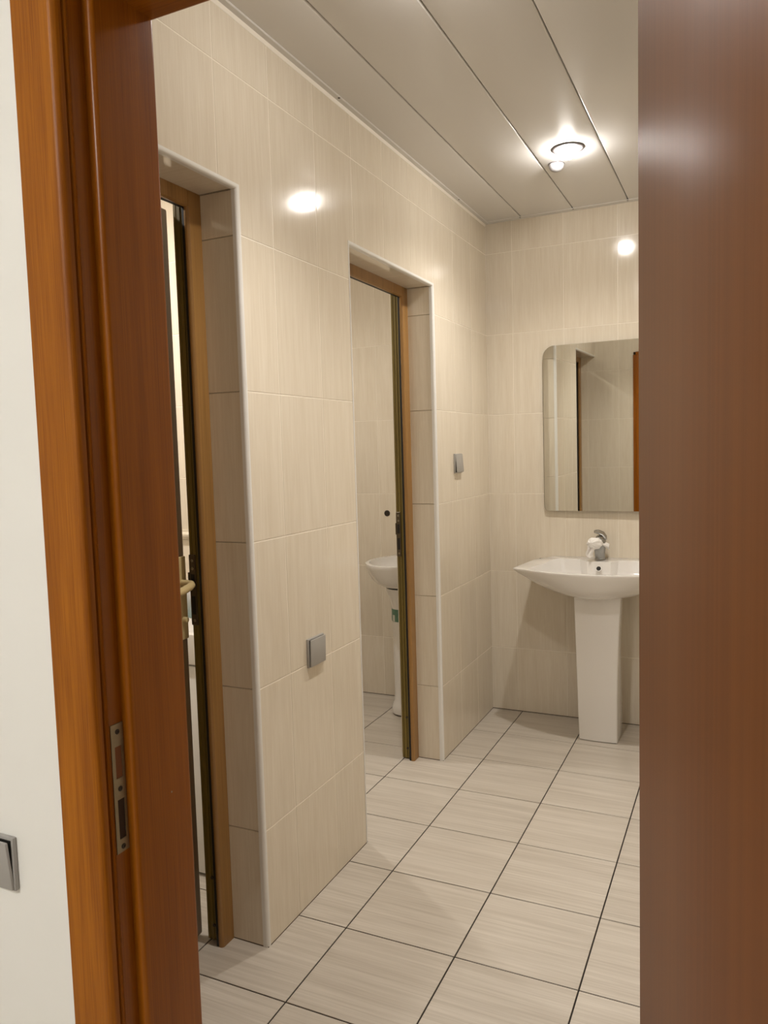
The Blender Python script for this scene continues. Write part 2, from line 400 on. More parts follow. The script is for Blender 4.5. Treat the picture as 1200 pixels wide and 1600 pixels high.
tag(ck, 'bright cream caulk line where the left wall meets the ceiling', 'trim', kind='structure')

# ------------------------------------------------------------------ white quarter-round trims round the openings
def edge_trim(name, y0, y1, left, label):
    # profile in (d, x): d = distance into the opening (negative = onto the wall face), x = towards the corridor
    prof = [(0.0015, -0.016), (0.0015, -0.0065)] + [(-0.0070 + 0.0085 * math.cos(math.radians(t)), -0.0065 + 0.0085 * math.sin(math.radians(t))) for t in range(0, 91, 15)] + [(-0.0095, 0.002), (-0.0095, -0.003)]
    path = ([(y0, 0.0, (1, 0))] if left else []) + [(y0, OT, (1, -1) if left else (0, -1)), (y1, OT, (-1, -1)), (y1, 0.0, (-1, 0))]
    bm = bmesh.new(); rings = []
    for y, z, n in path:
        rings.append([bm.verts.new((x, y + d * n[0], z + d * n[1])) for d, x in prof])
    k = len(prof)
    for a, b in zip(rings, rings[1:]):
        for i in range(k): bm.faces.new((a[i], a[(i + 1) % k], b[(i + 1) % k], b[i]))
    bm.faces.new(rings[0]); bm.faces.new(rings[-1])
    o = bm_obj(name, bm, M_TRIMW, None, 35)
    tag(o, label, 'trim', kind='structure')
edge_trim('trim_4', O1[0], O1[1], False, 'white rounded edge strip round the nearer cubicle opening')
edge_trim('trim_5', O2[0], O2[1], True, 'white rounded edge strip round the farther cubicle opening')

# ------------------------------------------------------------------ cubicle door frames
def screw(parent, loc, rot, r=0.004, mat=None):
    M = Matrix.Translation(loc) @ rot
    bm = bmesh.new()
    add_lathe(bm, [(r, -0.001), (r, 0.0006), (r * 0.8, 0.0012), (r * 0.45, 0.0012), (r * 0.4, 0.0003), (0, 0.0003)], 14, M)
    return bm_obj('screw', bm, mat or M_SCREW, parent, 40)
R_NY = Matrix.Rotation(math.radians(90), 4, 'X')      # local +Z -> -Y
R_PX = Matrix.Rotation(math.radians(90), 4, 'Y')      # local +Z -> +X
def cubicle_frame(name, y0, y1, label):
    root = tag(empty(name, (-0.16, (y0 + y1) / 2, 0)), label, 'door', kind='structure')
    inv = Matrix.Translation((0.16, -(y0 + y1) / 2, 0))
    parts = []
    lipP = [(-0.116, 0.0), (-0.116, 0.045), (-0.119, 0.049), (-0.123, 0.051), (-0.129, 0.051), (-0.1315, 0.049), (-0.1315, 0.0)]
    rebP = [(-0.1315, 0.0), (-0.1315, 0.036), (-0.152, 0.036), (-0.153, 0.034), (-0.155, 0.034), (-0.156, 0.037), (-0.166, 0.037), (-0.167, 0.034), (-0.169, 0.034), (-0.170, 0.036), (-0.177, 0.036), (-0.179, 0.034), (-0.179, 0.0)]
    for s, y in ((1, y1), (-1, y0)):
        parts.append(prism('jamb', [(x, y - s * d) for x, d in lipP], 2, 0.0, OT - 0.0005, M_FRAME))
        parts.append(prism('rebate', [(x, y - s * d) for x, d in rebP], 2, 0.006, OT - 0.001, M_OLIVE))
        parts.append(prism('gasket', [(-0.1320, y - s * 0.0355), (-0.1320, y - s * 0.0490), (-0.1390, y - s * 0.0490), (-0.1455, y - s * 0.0375), (-0.1455, y - s * 0.0355)], 2, 0.0, OT - 0.03, M_BLACK))
    parts.append(prism('head', [(x, OT - 0.0004 - d * 0.8) for x, d in lipP], 1, y0 + 0.05, y1 - 0.05, M_FRAME))
    parts.append(prism('head_rebate', [(x, OT - 0.0004 - d * 0.35) for x, d in rebP], 1, y0 + 0.036, y1 - 0.036, M_OLIVE))
    parts.append(prism('head_gasket', [(-0.1320, OT - 0.012), (-0.1320, OT - 0.0405), (-0.1420, OT - 0.0405), (-0.1435, OT - 0.013)], 1, y0 + 0.05, y1 - 0.05, M_BLACK))
    # lock keeper on the far jamb
    yk = y1 - 0.037
    bm = bmesh.new()
    add_box(bm, (-0.1785, yk - 0.0035, 0.905), (-0.1575, yk + 0.001, 1.098), 0.001, 1)
    kp = bm_obj('strike_plate', bm, M_DSTEEL, None, 30)
    for z0, z1 in ((1.005, 1.045), (0.935, 0.985)):
        q = box('bolt_hole', (-0.173, yk - 0.0042, z0), (-0.162, yk - 0.003, z1), M_BLACK, kp)
    box('latch_lip', (-0.1805, yk - 0.0075, 1.0), (-0.1775, yk - 0.002, 1.05), M_DSTEEL, kp, 0.0008, 1)
    for z in (1.082, 1.060, 0.918): screw(kp, (-0.1675, yk - 0.0032, z), R_NY, 0.0042, M_STEEL)
    parts.append(kp)
    for z in (0.05, 0.19): 
        o = lathe('screw', [(0.005, 0), (0.005, 0.002), (0, 0.002)], M_SCREW, None, 10, Matrix.Translation((-0.153, yk, z)) @ R_NY); parts.append(o)
    for o in parts:
        o.parent = root; o.matrix_parent_inverse = inv
    return root, inv
d2, inv2 = cubicle_frame('door_2', O1[0], O1[1], 'brown wooden door frame in the nearer opening, its door ajar')
d3, inv3 = cubicle_frame('door_3', O2[0], O2[1], 'brown wooden door frame in the farther opening, beyond it a basin')

# nearer cubicle's door leaf, a little ajar, with a beige lever handle
ang = math.radians(4.6)
LM = Matrix.Translation((-0.150, YF + 0.04, 0)) @ Matrix.Rotation(ang, 4, 'Z')
bm = bmesh.new(); add_box(bm, (-0.040, 0.0, 0.012), (0.0, 0.661, 2.014), 0.004, 2, LM)
leaf2 = bm_obj('door_leaf', bm, M_DLEAF, d2, 35); leaf2.matrix_parent_inverse = inv2
leaf2['label'] = 'dull brown cubicle door leaf standing slightly ajar'
bm = bmesh.new()
add_box(bm, (0.0005, 0.619, 0.866), (0.0085, 0.656, 1.094), 0.0035, 3, LM)
hp = bm_obj('handle_plate', bm, M_BEIGE, leaf2, 35)
bm = bmesh.new()
add_tube(bm, [LM @ Vector(p) for p in ((0.006, 0.635, 1.022), (0.030, 0.635, 1.022), (0.038, 0.634, 1.021), (0.044, 0.627, 1.019), (0.046, 0.614, 1.016), (0.045, 0.580, 1.010), (0.043, 0.530, 1.006))],
         [0.010, 0.009, 0.0095, 0.010, 0.0105, 0.0105, 0.009], 14)
hl = bm_obj('lever_handle', bm, M_BEIGE, leaf2, 50)
bm = bmesh.new()
add_lathe(bm, [(0.009, 0), (0.009, 0.006), (0.007, 0.012), (0.0, 0.014)], 16, LM @ Matrix.Translation((0.008, 0.635, 0.921)) @ R_PX)
bm_obj('thumb_turn', bm, M_BEIGE, leaf2, 40)

# ------------------------------------------------------------------ the doorway the camera looks through
d1 = tag(empty('door_1', (0.735, 0.88, 0)), 'varnished brown wooden doorway frame with its door swung open towards the viewer', 'door', kind='structure')
inv1 = Matrix.Translation((-0.735, -0.88, 0))
def child(o, p=d1, iv=inv1):
    o.parent = p; o.matrix_parent_inverse = iv; return o
MX = 1.471
HZ = 2.021
jp = [(0.306, 0.798), (0.3485, 0.798), (0.3515, 0.7995), (0.3525, 0.802), (0.3515, 0.8055), (0.3500, 0.807), (0.3500, 0.8335), (0.3575, 0.8335)] + \
     arc((0.3595, 0.8405), 0.0068, 270, 360, 4) + [(0.3663, 0.9545)] + arc((0.3613, 0.9555), 0.005, 0, 90, 3) + [(0.306, 0.9605)]
cp = [(0.274, 0.7845), (0.274, 0.781), (0.2765, 0.779), (0.343, 0.779)] + arc((0.343, 0.788), 0.009, 270, 360, 4) + [(0.352, 0.7945), (0.348, 0.7945), (0.346, 0.797), (0.306, 0.797), (0.306, 0.7845)]
rp_ = [(0.326, 0.9515), (0.326, 0.960), (0.329, 0.9625), (0.356, 0.9625), (0.359, 0.9615), (0.359, 0.9515)]
child(prism('jamb', jp, 2, 0.0, HZ + 0.016, M_JAMB))
child(prism('jamb', [(MX - x, y) for x, y in jp], 2, 0.0, HZ + 0.016, M_JAMB))
child(prism('casing', cp, 2, 0.0, HZ + 0.016, M_CASING))
child(prism('casing', [(MX - x, y) for x, y in cp], 2, 0.0, HZ + 0.016, M_CASING))
child(prism('inner_casing', rp_, 2, 0.0, HZ + 0.006, M_JAMB))
child(prism('inner_casing', [(MX - x, y) for x, y in rp_], 2, 0.0, HZ + 0.006, M_JAMB))
M_JAMBH = wood('red_brown_varnished_head', (0.215, 0.060, 0.002), (0.31, 0.096, 0.004), along=0, fine=420.0, rough=0.30, coat=0.0, spec=0.24)
M_CASH = wood('orange_varnished_head_casing', (0.225, 0.064, 0.002), (0.375, 0.125, 0.005), along=0, fine=620.0, rough=0.42, coat=0.0, spec=0.22)
hd = lambda P_: [(y, HZ + (0.3663 - x)) for x, y in P_]
child(prism('head', hd(jp), 0, 0.3500, MX - 0.3500, M_JAMBH))
child(prism('head_casing', hd(cp), 0, 0.274, MX - 0.274, M_CASH))
child(prism('inner_head_casing', hd(rp_), 0, 0.326, MX - 0.326, M_JAMBH))
child(lathe('nail', [(0.0016, 0.0), (0.0014, 0.0006), (0, 0.0007)], M_STEEL, None, 10, Matrix.Translation((0.3662, 0.9130, 0.836)) @ R_PX))
# strike plate in the rebate: a sheet with two cut-outs, built from strips
sp_z0, sp_z1 = 0.782, 0.976; sy0, sy1 = 0.8085, 0.8325; sx = 0.3500
bm = bmesh.new()
holes = [(0.802, 0.862), (0.894, 0.942)]
add_box(bm, (sx, sy0, sp_z0), (sx + 0.0016, sy0 + 0.0062, sp_z1)); add_box(bm, (sx, sy1 - 0.0045, sp_z0), (sx + 0.0016, sy1, sp_z1))
zs = [sp_z0, 0.802, 0.862, 0.894, 0.942, sp_z1]
for a, b in ((0.782, 0.802), (0.862, 0.894), (0.942, 0.976)): add_box(bm, (sx, sy0 + 0.0062, a), (sx + 0.0016, sy1 - 0.0045, b))
plate = child(bm_obj('strike_plate', bm, M_STEEL)); plate['label'] = 'worn metal strike plate'
box('latch_recess', (sx + 0.0001, sy0 + 0.0062, 0.894), (sx + 0.0004, sy1 - 0.0045, 0.942), plain('bare_wood_recess', (0.20, 0.07, 0.02), 0.7), plate)
box('bolt_recess', (sx + 0.0001, sy0 + 0.0062, 0.802), (sx + 0.0004, sy1 - 0.0045, 0.862), plain('dark_recess', (0.035, 0.014, 0.004), 0.8), plate)
for z in (0.964, 0.878, 0.790): screw(plate, (sx + 0.0017, 0.821, z), R_PX, 0.0040)
for o in plate.children: o.matrix_parent_inverse = Matrix.Identity(4)
# open door leaf
th = math.radians(12.0)
pin = Vector((1.1276, 0.786, 0)); dv = Vector((math.sin(th), -math.cos(th), 0)); nv = Vector((-math.cos(th), -math.sin(th), 0))
DM = Matrix(((dv.x, nv.x, 0, pin.x), (dv.y, nv.y, 0, pin.y), (0, 0, 1, 0), (0, 0, 0, 1)))
bm = bmesh.new(); add_box(bm, (0.0, 0.0, 0.010), (0.752, 0.040, 2.026), 0.002, 2, DM)
leaf1 = child(bm_obj('door_leaf', bm, M_LEAF, None, 35)); leaf1['label'] = 'smooth brown door leaf, wide open at the right'
for z in (0.25, 1.05, 1.80):
    bm = bmesh.new(); add_lathe(bm, [(0.0065, z - 0.05), (0.0075, z - 0.046), (0.0075, z + 0.046), (0.0065, z + 0.05)], 14, Matrix.Translation((pin.x + 0.012, pin.y - 0.004, 0)))
    bm_obj('hinge', bm, M_STEEL, leaf1, 40)
# lever handle of the open door, low and out of the way on its free side
bm = bmesh.new(); add_box(bm, (0.690, 0.0395, 0.78), (0.728, 0.046, 1.00), 0.003, 2, DM); bm_obj('handle_plate', bm, M_BEIGE, leaf1, 35)
bm = bmesh.new(); add_tube(bm, [DM @ Vector(p) for p in ((0.709, 0.044, 0.93), (0.709, 0.078, 0.93), (0.703, 0.090, 0.93), (0.690, 0.094, 0.93), (0.600, 0.092, 0.928))], [0.010, 0.009, 0.010, 0.010, 0.009], 12)
bm_obj('lever_handle', bm, M_BEIGE, leaf1, 50)

# ------------------------------------------------------------------ switches
def rocker_switch(name, M, label, tilt=5.0, w_=0.085, h_=0.088):
    """local x: along the wall, y: up, z: out of the wall."""
    root = tag(empty(name), label, 'switch', 'grey wall switches'); root.matrix_world = M
    bm = bmesh.new(); add_box(bm, (-w_ / 2, -h_ / 2, 0.0), (w_ / 2, h_ / 2, 0.008), 0.002, 2); bm_obj('plate', bm, M_GREY, root, 35)
    bm = bmesh.new(); add_box(bm, (-w_ / 2 + 0.004, -h_ / 2 + 0.004, 0.008), (w_ / 2 - 0.004, h_ / 2 - 0.004, 0.0095)); bm_obj('gap', bm, M_BLACK, root)
    R = Matrix.Rotation(math.radians(tilt), 4, 'X')
    bm = bmesh.new(); add_box(bm, (-w_ / 2 + 0.003, -h_ / 2 + 0.003, 0.0085), (w_ / 2 - 0.003, h_ / 2 - 0.003, 0.0135), 0.0015, 2, Matrix.Translation((0, 0, 0.0015)) @ R); bm_obj('rocker', bm, M_GREY, root, 35)
    return root
ML = lambda y, z: Matrix(((0, 0, 1, 0.0), (1, 0, 0, y), (0, 1, 0, z), (0, 0, 0, 1)))
rocker_switch('wall_switch', ML(1.984, 0.763), 'grey rocker switch low on the wall between the two openings', 1.5, 0.094)
rocker_switch('wall_switch', ML(3.308, 1.297), 'grey switch high on the tiles beside the corner near the mirror', -4.0, 0.094)
MHW = Matrix(((1, 0, 0, 0.1260), (0, 0, -1, YO - 0.012), (0, 1, 0, 0.7435), (0, 0, 0, 1)))
rocker_switch('wall_switch', MHW, 'grey switch on the white hall wall, cut by the picture edge', 5.5, 0.085, 0.085)

# ------------------------------------------------------------------ ceiling lamps
def downlight(name, loc, label, bulb_mat, watts, beam=145, cat='lamp'):
    root = tag(empty(name, loc), label, cat, 'round ceiling downlights')
    bm = bmesh.new(); add_lathe(bm, [(0.034, -0.001), (0.040, -0.005), (0.052, -0.0055), (0.060, -0.003), (0.062, 0.0)], 48)
    bm_obj('ring', bm, M_RING, root, 40)
    bm = bmesh.new()
    add_lathe(bm, [(0.028, -0.001), (0.0305, -0.008), (0.0308, -0.016), (0.029, -0.024), (0.0245, -0.031), (0.0175, -0.036), (0.010, -0.0385), (0, -0.039)], 32)
    bm_obj('bulb', bm, bulb_mat, root, 60)
    ld = bpy.data.lights.new('reflector_beam', 'SPOT'); ld.energy = watts; ld.color = BULB_COL
    ld.spot_size = math.radians(beam); ld.spot_blend = 1.0; ld.shadow_soft_size = 0.022
    lo = bpy.data.objects.new('reflector_beam', ld); C.objects.link(lo); lo.parent = root; lo.location = (0, 0, -0.056)
    return root
downlight('ceiling_downlight', (0.573, 3.010, H), 'lit round downlight in the ceiling in front of the mirror', M_BULB, SPOT_W)
downlight('ceiling_downlight', (0.573, 1.660, H), 'lit round downlight above the picture, near the doorway', M_BULB2, SPOT_W * 1.05, 118)
downlight('ceiling_downlight', (-0.75, 2.83, H), 'lit round downlight inside the farther cubicle', M_ROOML, 31.0, 160)
downlight('ceiling_downlight', (-0.72, 1.55, H), 'lit round downlight inside the nearer cubicle', M_ROOML, 54.0, 160)
root = tag(empty('ceiling_dome', (0.499, 3.148, H)), 'small pale unlit dome on the ceiling just beyond the lit lamp', 'dome')
bm = bmesh.new(); add_lathe(bm, [(0.0305, 0.0), (0.0305, -0.004), (0.0285, -0.015), (0.022, -0.024), (0.012, -0.0295), (0, -0.031)], 28); bm_obj('dome', bm, M_DOME, root, 60)
bm = bmesh.new(); add_lathe(bm, [(0.032, 0.0), (0.032, -0.003), (0.0306, -0.0045), (0.0300, -0.003)], 28); bm_obj('base_ring', bm, M_RING, root, 40)
# hall lamp, behind the camera
root = tag(empty('hall_lamp', (0.15, -1.05, 2.62)), 'round frosted hall ceiling lamp behind the viewer', 'lamp')
bm = bmesh.new(); add_lathe(bm, [(0.0, 0.0), (0.185, 0.0), (0.19, -0.02), (0.18, -0.03)], 40); bm_obj('base', bm, M_RING, root, 40)
bm = bmesh.new(); add_lathe(bm, [(0.178, -0.025), (0.165, -0.055), (0.12, -0.08), (0.06, -0.09), (0, -0.092)], 40); bm_obj('diffuser', bm, M_HALL, root, 60)

# ------------------------------------------------------------------ mirror
mx0, mx1, mz0, mz1 = 0.289, 0.861, 1.044, 1.848
def rrect(x0, x1, z0, z1, rt, rb):
    return arc((x1 - rb, z0 + rb), rb, -90, 0, 6) + arc((x1 - rt, z1 - rt), rt, 0, 90, 8) + arc((x0 + rt, z1 - rt), rt, 90, 180, 8) + arc((x0 + rb, z0 + rb), rb, 180, 270, 6)
root = tag(empty('wall_mirror', (0.575, YB - 0.017, mz0)), 'frameless mirror with rounded corners above the basin', 'mirror')
bm = bmesh.new()
pts = rrect(mx0 - 0.575, mx1 - 0.575, 0.0, mz1 - mz0, 0.055, 0.022); n = len(pts)
A = [bm.verts.new((x, 0.0, z)) for x, z in pts]; B = [bm.verts.new((x, -0.005, z)) for x, z in pts]
for i in range(n): bm.faces.new((A[i], A[(i + 1) % n], B[(i + 1) % n], B[i]))
bm.faces.new(A)
bm_obj('backing', bm, M_GLASSEDGE, root)
bm = bmesh.new()
B = [bm.verts.new((x * 0.998, -0.0052, z)) for x, z in pts]; bm.faces.new(B)
me = bpy.data.meshes.new('glass'); bm.normal_update(); bm.to_mesh(me); bm.free(); mesh_obj('glass', me, M_MIRROR, root)
for x in (-0.2, 0.2): box('standoff', (x - 0.03, 0.0, 0.36), (x + 0.03, 0.0165, 0.42), M_GLASSEDGE, root)
root.rotation_euler = (math.radians(0.45), 0, math.radians(-0.60))

# ------------------------------------------------------------------ wash basins
def ray_poly(c, a, poly):
    d = Vector((math.cos(a), math.sin(a))); best = None
    n = len(poly)
    for i in range(n):
        p, q = Vector(poly[i]), Vector(poly[(i + 1) % n]); e_ = q - p
        den = d.x * e_.y - d.y * e_.x
        if abs(den) < 1e-9: continue
        w_ = p - c; t = (w_.x * e_.y - w_.y * e_.x) / den; s = (w_.x * d.y - w_.y * d.x) / den
        if t > 0 and -1e-6 <= s <= 1 + 1e-6 and (best is None or t > best): best = t
    return c + best * d
def basin_mesh(outer, inner, c, under, bowl, zr, deck=None, edge=0.006, n=96):
    """under: (scale, z) from the bottom up; bowl: (scale, z) from the mouth down; zr: rim height."""
    c = Vector(c); ang = sorted({round(2 * math.pi * k / n, 5) for k in range(n)} | {round(math.atan2(p[1] - c.y, p[0] - c.x) % (2 * math.pi), 5) for p in outer})
    O_ = [ray_poly(c, a, outer) for a in ang]; I_ = [ray_poly(c, a, inner) for a in ang]
    dk = deck or (lambda p: 0.0)
    bm = bmesh.new(); rings = []
    for u_ in under:
        sx_, sy_, z = u_ if len(u_) == 3 else (u_[0], u_[0], u_[1])
        rings.append([bm.verts.new((c.x + (p.x - c.x) * sx_, c.y + (p.y - c.y) * sy_, z)) for p in O_])
    rings.append([bm.verts.new((*p, zr - edge + dk(p))) for p in O_])
    rings.append([bm.verts.new((*(c + (p - c) * 0.997), zr - 0.001 + dk(p))) for p in O_])
    rings.append([bm.verts.new((*(c + (p - c) * 0.985), zr + dk(p))) for p in O_])
    rings.append([bm.verts.new((*p, zr - 0.001 + dk(p))) for p in I_])
    for s, z in bowl: rings.append([bm.verts.new((*(c + (p - c) * s), z + (dk(p) if s > 0.96 else 0))) for p in I_])
    m = len(ang)
    for a, b in zip(rings, rings[1:]):
        for i in range(m): bm.faces.new((a[i], a[(i + 1) % m], b[(i + 1) % m], b[i]))
    bm.faces.new(rings[0]); bm.faces.new(rings[-1])
    return bm
def smoothstep(x): x = max(0.0, min(1.0, x)); return x * x * (3 - 2 * x)

# main basin on its pedestal
CX = 0.575; ZR = 0.801
root = tag(empty('pedestal_basin', (CX, 3.60, 0)), 'wide white pedestal basin with pointed corners under the mirror', 'basin')
inv = Matrix.Translation((-CX, -3.60, 0))
front = [(dx, 3.342 + 0.128 * (abs(dx) / 0.367) ** 2.1) for dx in [(-0.367 + 0.734 * k / 28) for k in range(29)]]
outer = [(CX + dx, y) for dx, y in front] + [(CX + 0.335, YB - 0.001), (CX - 0.335, YB - 0.001)]
inner = [(CX + 0.300 * math.sin(math.radians(t)), 3.372 + 0.105 * (1 - math.cos(math.radians(t)))) for t in range(-88, 89, 8)] + \
        [(CX + 0.285, 3.60), (CX + 0.250, 3.690), (CX + 0.225, 3.708), (CX + 0.075, 3.708), (CX + 0.060, 3.672), (CX - 0.075, 3.672), (CX - 0.090, 3.708), (CX - 0.200, 3.708), (CX - 0.225, 3.690), (CX - 0.270, 3.60)]
deck = lambda p: 0.016 * smoothstep((p[1] - 3.60) / 0.11) * smoothstep((0.33 - abs(p[0] - CX)) / 0.10)
bm = basin_mesh(outer, inner, (CX, 3.575), [(0.20, 0.34, 0.667), (0.32, 0.54, 0.6725), (0.46, 0.71, 0.688), (0.61, 0.83, 0.710), (0.745, 0.905, 0.737), (0.86, 0.957, 0.762), (0.945, 0.986, 0.780), (0.985, 0.996, 0.790)],
                [(0.985, 0.790), (0.95, 0.765), (0.90, 0.735), (0.70, 0.705), (0.30, 0.692), (0.06, 0.690)], ZR, deck)
b1 = bm_obj('basin', bm, M_PORC, None, 40); child(b1, root, inv)
def loft(name, secs, mat, rnd=0.02):
    """secs: (x0, x1, y0, y1, z, bulge) rounded rectangles stacked up."""
    bm = bmesh.new(); rings = []
    for x0, x1, y0, y1, z, bu in secs:
        r = rnd; pts = arc((x0 + r, y0 + r), r, 180, 270, 5)
        for k in range(1, 8):
            t = k / 8; pts.append((x0 + r + (x1 - x0 - 2 * r) * t, y0 - bu * math.sin(math.pi * t)))
        pts += arc((x1 - r, y0 + r), r, 270, 360, 5) + arc((x1 - r, y1 - r), r, 0, 90, 5) + arc((x0 + r, y1 - r), r, 90, 180, 5)
        rings.append([bm.verts.new((x, y, z)) for x, y in pts])
    m = len(rings[0])
    for a, b in zip(rings, rings[1:]):
        for i in range(m): bm.faces.new((a[i], a[(i + 1) % m], b[(i + 1) % m], b[i]))
    bm.faces.new(rings[0]); bm.faces.new(rings[-1])
    return bm_obj(name, bm, mat, None, 50)
secs = []
for k in range(15):
    t = k / 14; z = 0.003 + t * 0.675
    x0 = 0.4985 + (0.4815 - 0.4985) * t; x1 = 0.671 + (0.690 - 0.671) * t - 0.006 * math.sin(math.pi * t)
    secs.append((x0, x1, 3.512 - 0.008 * t, 3.690 - 0.115 * smoothstep(t * 1.05), z, 0.005))
pd = loft('pedestal', secs, M_PORC, 0.006); child(pd, root, inv)
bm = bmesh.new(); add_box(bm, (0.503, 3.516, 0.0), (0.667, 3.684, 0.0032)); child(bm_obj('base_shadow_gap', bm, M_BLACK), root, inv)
# overflow and drain
T = Matrix.Translation((CX - 0.006, 3.656, 0.782)) @ Matrix.Rotation(math.radians(68), 4, 'X')
bm = bmesh.new(); add_lathe(bm, [(0.0145, -0.002), (0.0145, 0.002), (0.0125, 0.0035), (0.0105, 0.0025), (0.0105, 0.0)], 24, T); child(bm_obj('overflow_ring', bm, M_PORC, None, 40), root, inv)
bm = bmesh.new(); add_lathe(bm, [(0.0105, 0.0005), (0.0105, 0.0018), (0, 0.0018)], 20, T); child(bm_obj('overflow_hole', bm, M_BLACK), root, inv)
bm = bmesh.new(); add_lathe(bm, [(0.024, 0.0), (0.024, 0.002), (0.018, 0.003), (0, 0.0025)], 24, Matrix.Translation((CX, 3.575, 0.6895))); child(bm_obj('drain', bm, M_DCHROME, None, 40), root, inv)
bm = bmesh.new(); add_box(bm, (CX - 0.318, YB - 0.0030, 0.7990), (CX - 0.240, YB - 0.0002, 0.8030)); child(bm_obj('sealant', bm, M_SCREW), root, inv)

# tap
TX, TY, TZ = 0.563, 3.735, 0.8165
root = tag(empty('mixer_tap', (TX, TY, TZ)), 'grey chrome mixer tap on the basin, wrapped with a white cloth', 'tap')
bm = bmesh.new()
secs = [(0.0245, 0.0), (0.0245, 0.004), (0.023, 0.006), (0.0255, 0.040), (0.0285, 0.078), (0.029, 0.092), (0.024, 0.100)]
rings = []
for r, z in secs:
    ring = []
    for k in range(24):
        a = 2 * math.pi * k / 24; c_, s_ = math.cos(a), math.sin(a); q = (abs(c_) ** 3.2 + abs(s_) ** 3.2) ** (-1 / 3.2)
        ring.append(bm.verts.new((r * q * c_, r * q * s_ - 0.10 * z, z)))
    rings.append(ring)
for a, b in zip(rings, rings[1:]):
    for k in range(24): bm.faces.new((a[k], a[(k + 1) % 24], b[(k + 1) % 24], b[k]))
bm.faces.new(rings[0]); bm.faces.new(rings[-1])
bm_obj('body', bm, M_CHROME, root, 40)
bm = bmesh.new(); add_tube(bm, [(-0.004, -0.012, 0.074), (-0.010, -0.038, 0.080), (-0.016, -0.060, 0.080), (-0.019, -0.074, 0.078)], [0.016, 0.015, 0.0135, 0.012], 16)
bm_obj('spout', bm, M_CHROME, root, 50)
bm = bmesh.new(); add_tube(bm, [(0.024, 0.004, 0.094), (0.022, 0.000, 0.110), (0.012, -0.006, 0.124), (-0.006, -0.016, 0.133), (-0.022, -0.026, 0.135)], [0.008, 0.0105, 0.0115, 0.0105, 0.007], 14)
bm_obj('lever', bm, M_DCHROME, root, 50)
bm = bmesh.new(); add_lathe(bm, [(0.020, 0.096), (0.020, 0.108), (0.012, 0.116), (0, 0.118)], 20); bm_obj('cartridge_cap', bm, M_DCHROME, root, 40)
# the cloth tied round it
bm = bmesh.new()
def patch(f, nu, nv, thick=0.0022):
    g = [[Vector(f(i / nu, j / nv)) for j in range(nv + 1)] for i in range(nu + 1)]
    nrm = [[None] * (nv + 1) for _ in range(nu + 1)]
    for i in range(nu + 1):
        for j in range(nv + 1):
            a = g[min(i + 1, nu)][j] - g[max(i - 1, 0)][j]; b = g[i][min(j + 1, nv)] - g[i][max(j - 1, 0)]
            x = a.cross(b); nrm[i][j] = x.normalized() if x.length > 1e-9 else Vector((0, 0, 1))
    top = [[bm.verts.new(g[i][j] + nrm[i][j] * thick / 2) for j in range(nv + 1)] for i in range(nu + 1)]
    bot = [[bm.verts.new(g[i][j] - nrm[i][j] * thick / 2) for j in range(nv + 1)] for i in range(nu + 1)]
    for i in range(nu):
        for j in range(nv):
            bm.faces.new((top[i][j], top[i + 1][j], top[i + 1][j + 1], top[i][j + 1]))
            bm.faces.new((bot[i][j], bot[i][j + 1], bot[i + 1][j + 1], bot[i + 1][j]))
    for i in range(nu):
        bm.faces.new((top[i][0], bot[i][0], bot[i + 1][0], top[i + 1][0])); bm.faces.new((top[i][nv], top[i + 1][nv], bot[i + 1][nv], bot[i][nv]))
    for j in range(nv):
        bm.faces.new((top[0][j], top[0][j + 1], bot[0][j + 1], bot[0][j])); bm.faces.new((top[nu][j], bot[nu][j], bot[nu][j + 1], top[nu][j + 1]))
S, Co, PI = math.sin, math.cos, math.pi
# a roll of cloth round the spout, a flap over the right shoulder, a tail hanging at the left
def roll(u, v):
    a = 2 * PI * u; t = v; r = (0.0200 + 0.009 * S(PI * t)) * math.sqrt(max(0.02, 1 - t ** 5)) + 0.0022 * S(PI * t) + 0.0022 * S(5 * a + 6 * t) + 0.0015 * S(9 * a - 4 * t)
    ax = Vector((-0.006 - 0.022 * t, -0.026 - 0.062 * t, 0.079 + 0.006 * t))
    return ax + Vector((r * Co(a), -0.2 * r * Co(a) * 0.3, 0.86 * r * S(a)))
def flap(u, v):
    x = -0.008 + 0.051 * u; z = 0.104 - 0.030 * u ** 1.3 - (0.016 + 0.012 * u) * v
    y = -0.040 + 0.010 * u + 0.026 * u * u - 0.004 * S(7 * v + 5 * u) - 0.006 * S(PI * v)
    return (x, y, z)
def tail(u, v):
    x = -0.047 + 0.030 * u - 0.004 * v + 0.003 * S(6 * v); z = 0.074 - 0.052 * v - 0.006 * S(PI * u) * v
    y = -0.070 - 0.006 * S(9 * u + 3 * v) - 0.004 * v
    return (x, y, z)
patch(roll, 40, 10); patch(flap, 16, 10); patch(tail, 14, 12)
def knot(u, v):
    a = 2 * PI * u; b = PI * v; r = 1 + 0.16 * S(4 * a + 3 * b) * S(b)
    return Vector((0.004, -0.045, 0.086)) + Vector((0.013 * r * Co(a) * S(b), 0.010 * r * S(a) * S(b), 0.012 * r * Co(b)))
patch(knot, 20, 10, 0.001)
ctl = bm_obj('cloth', bm, M_CLOTH, None, 60); ctl.location = (TX, TY, TZ)
tag(ctl, 'small white cloth tied in a knot round the tap', 'cloth')

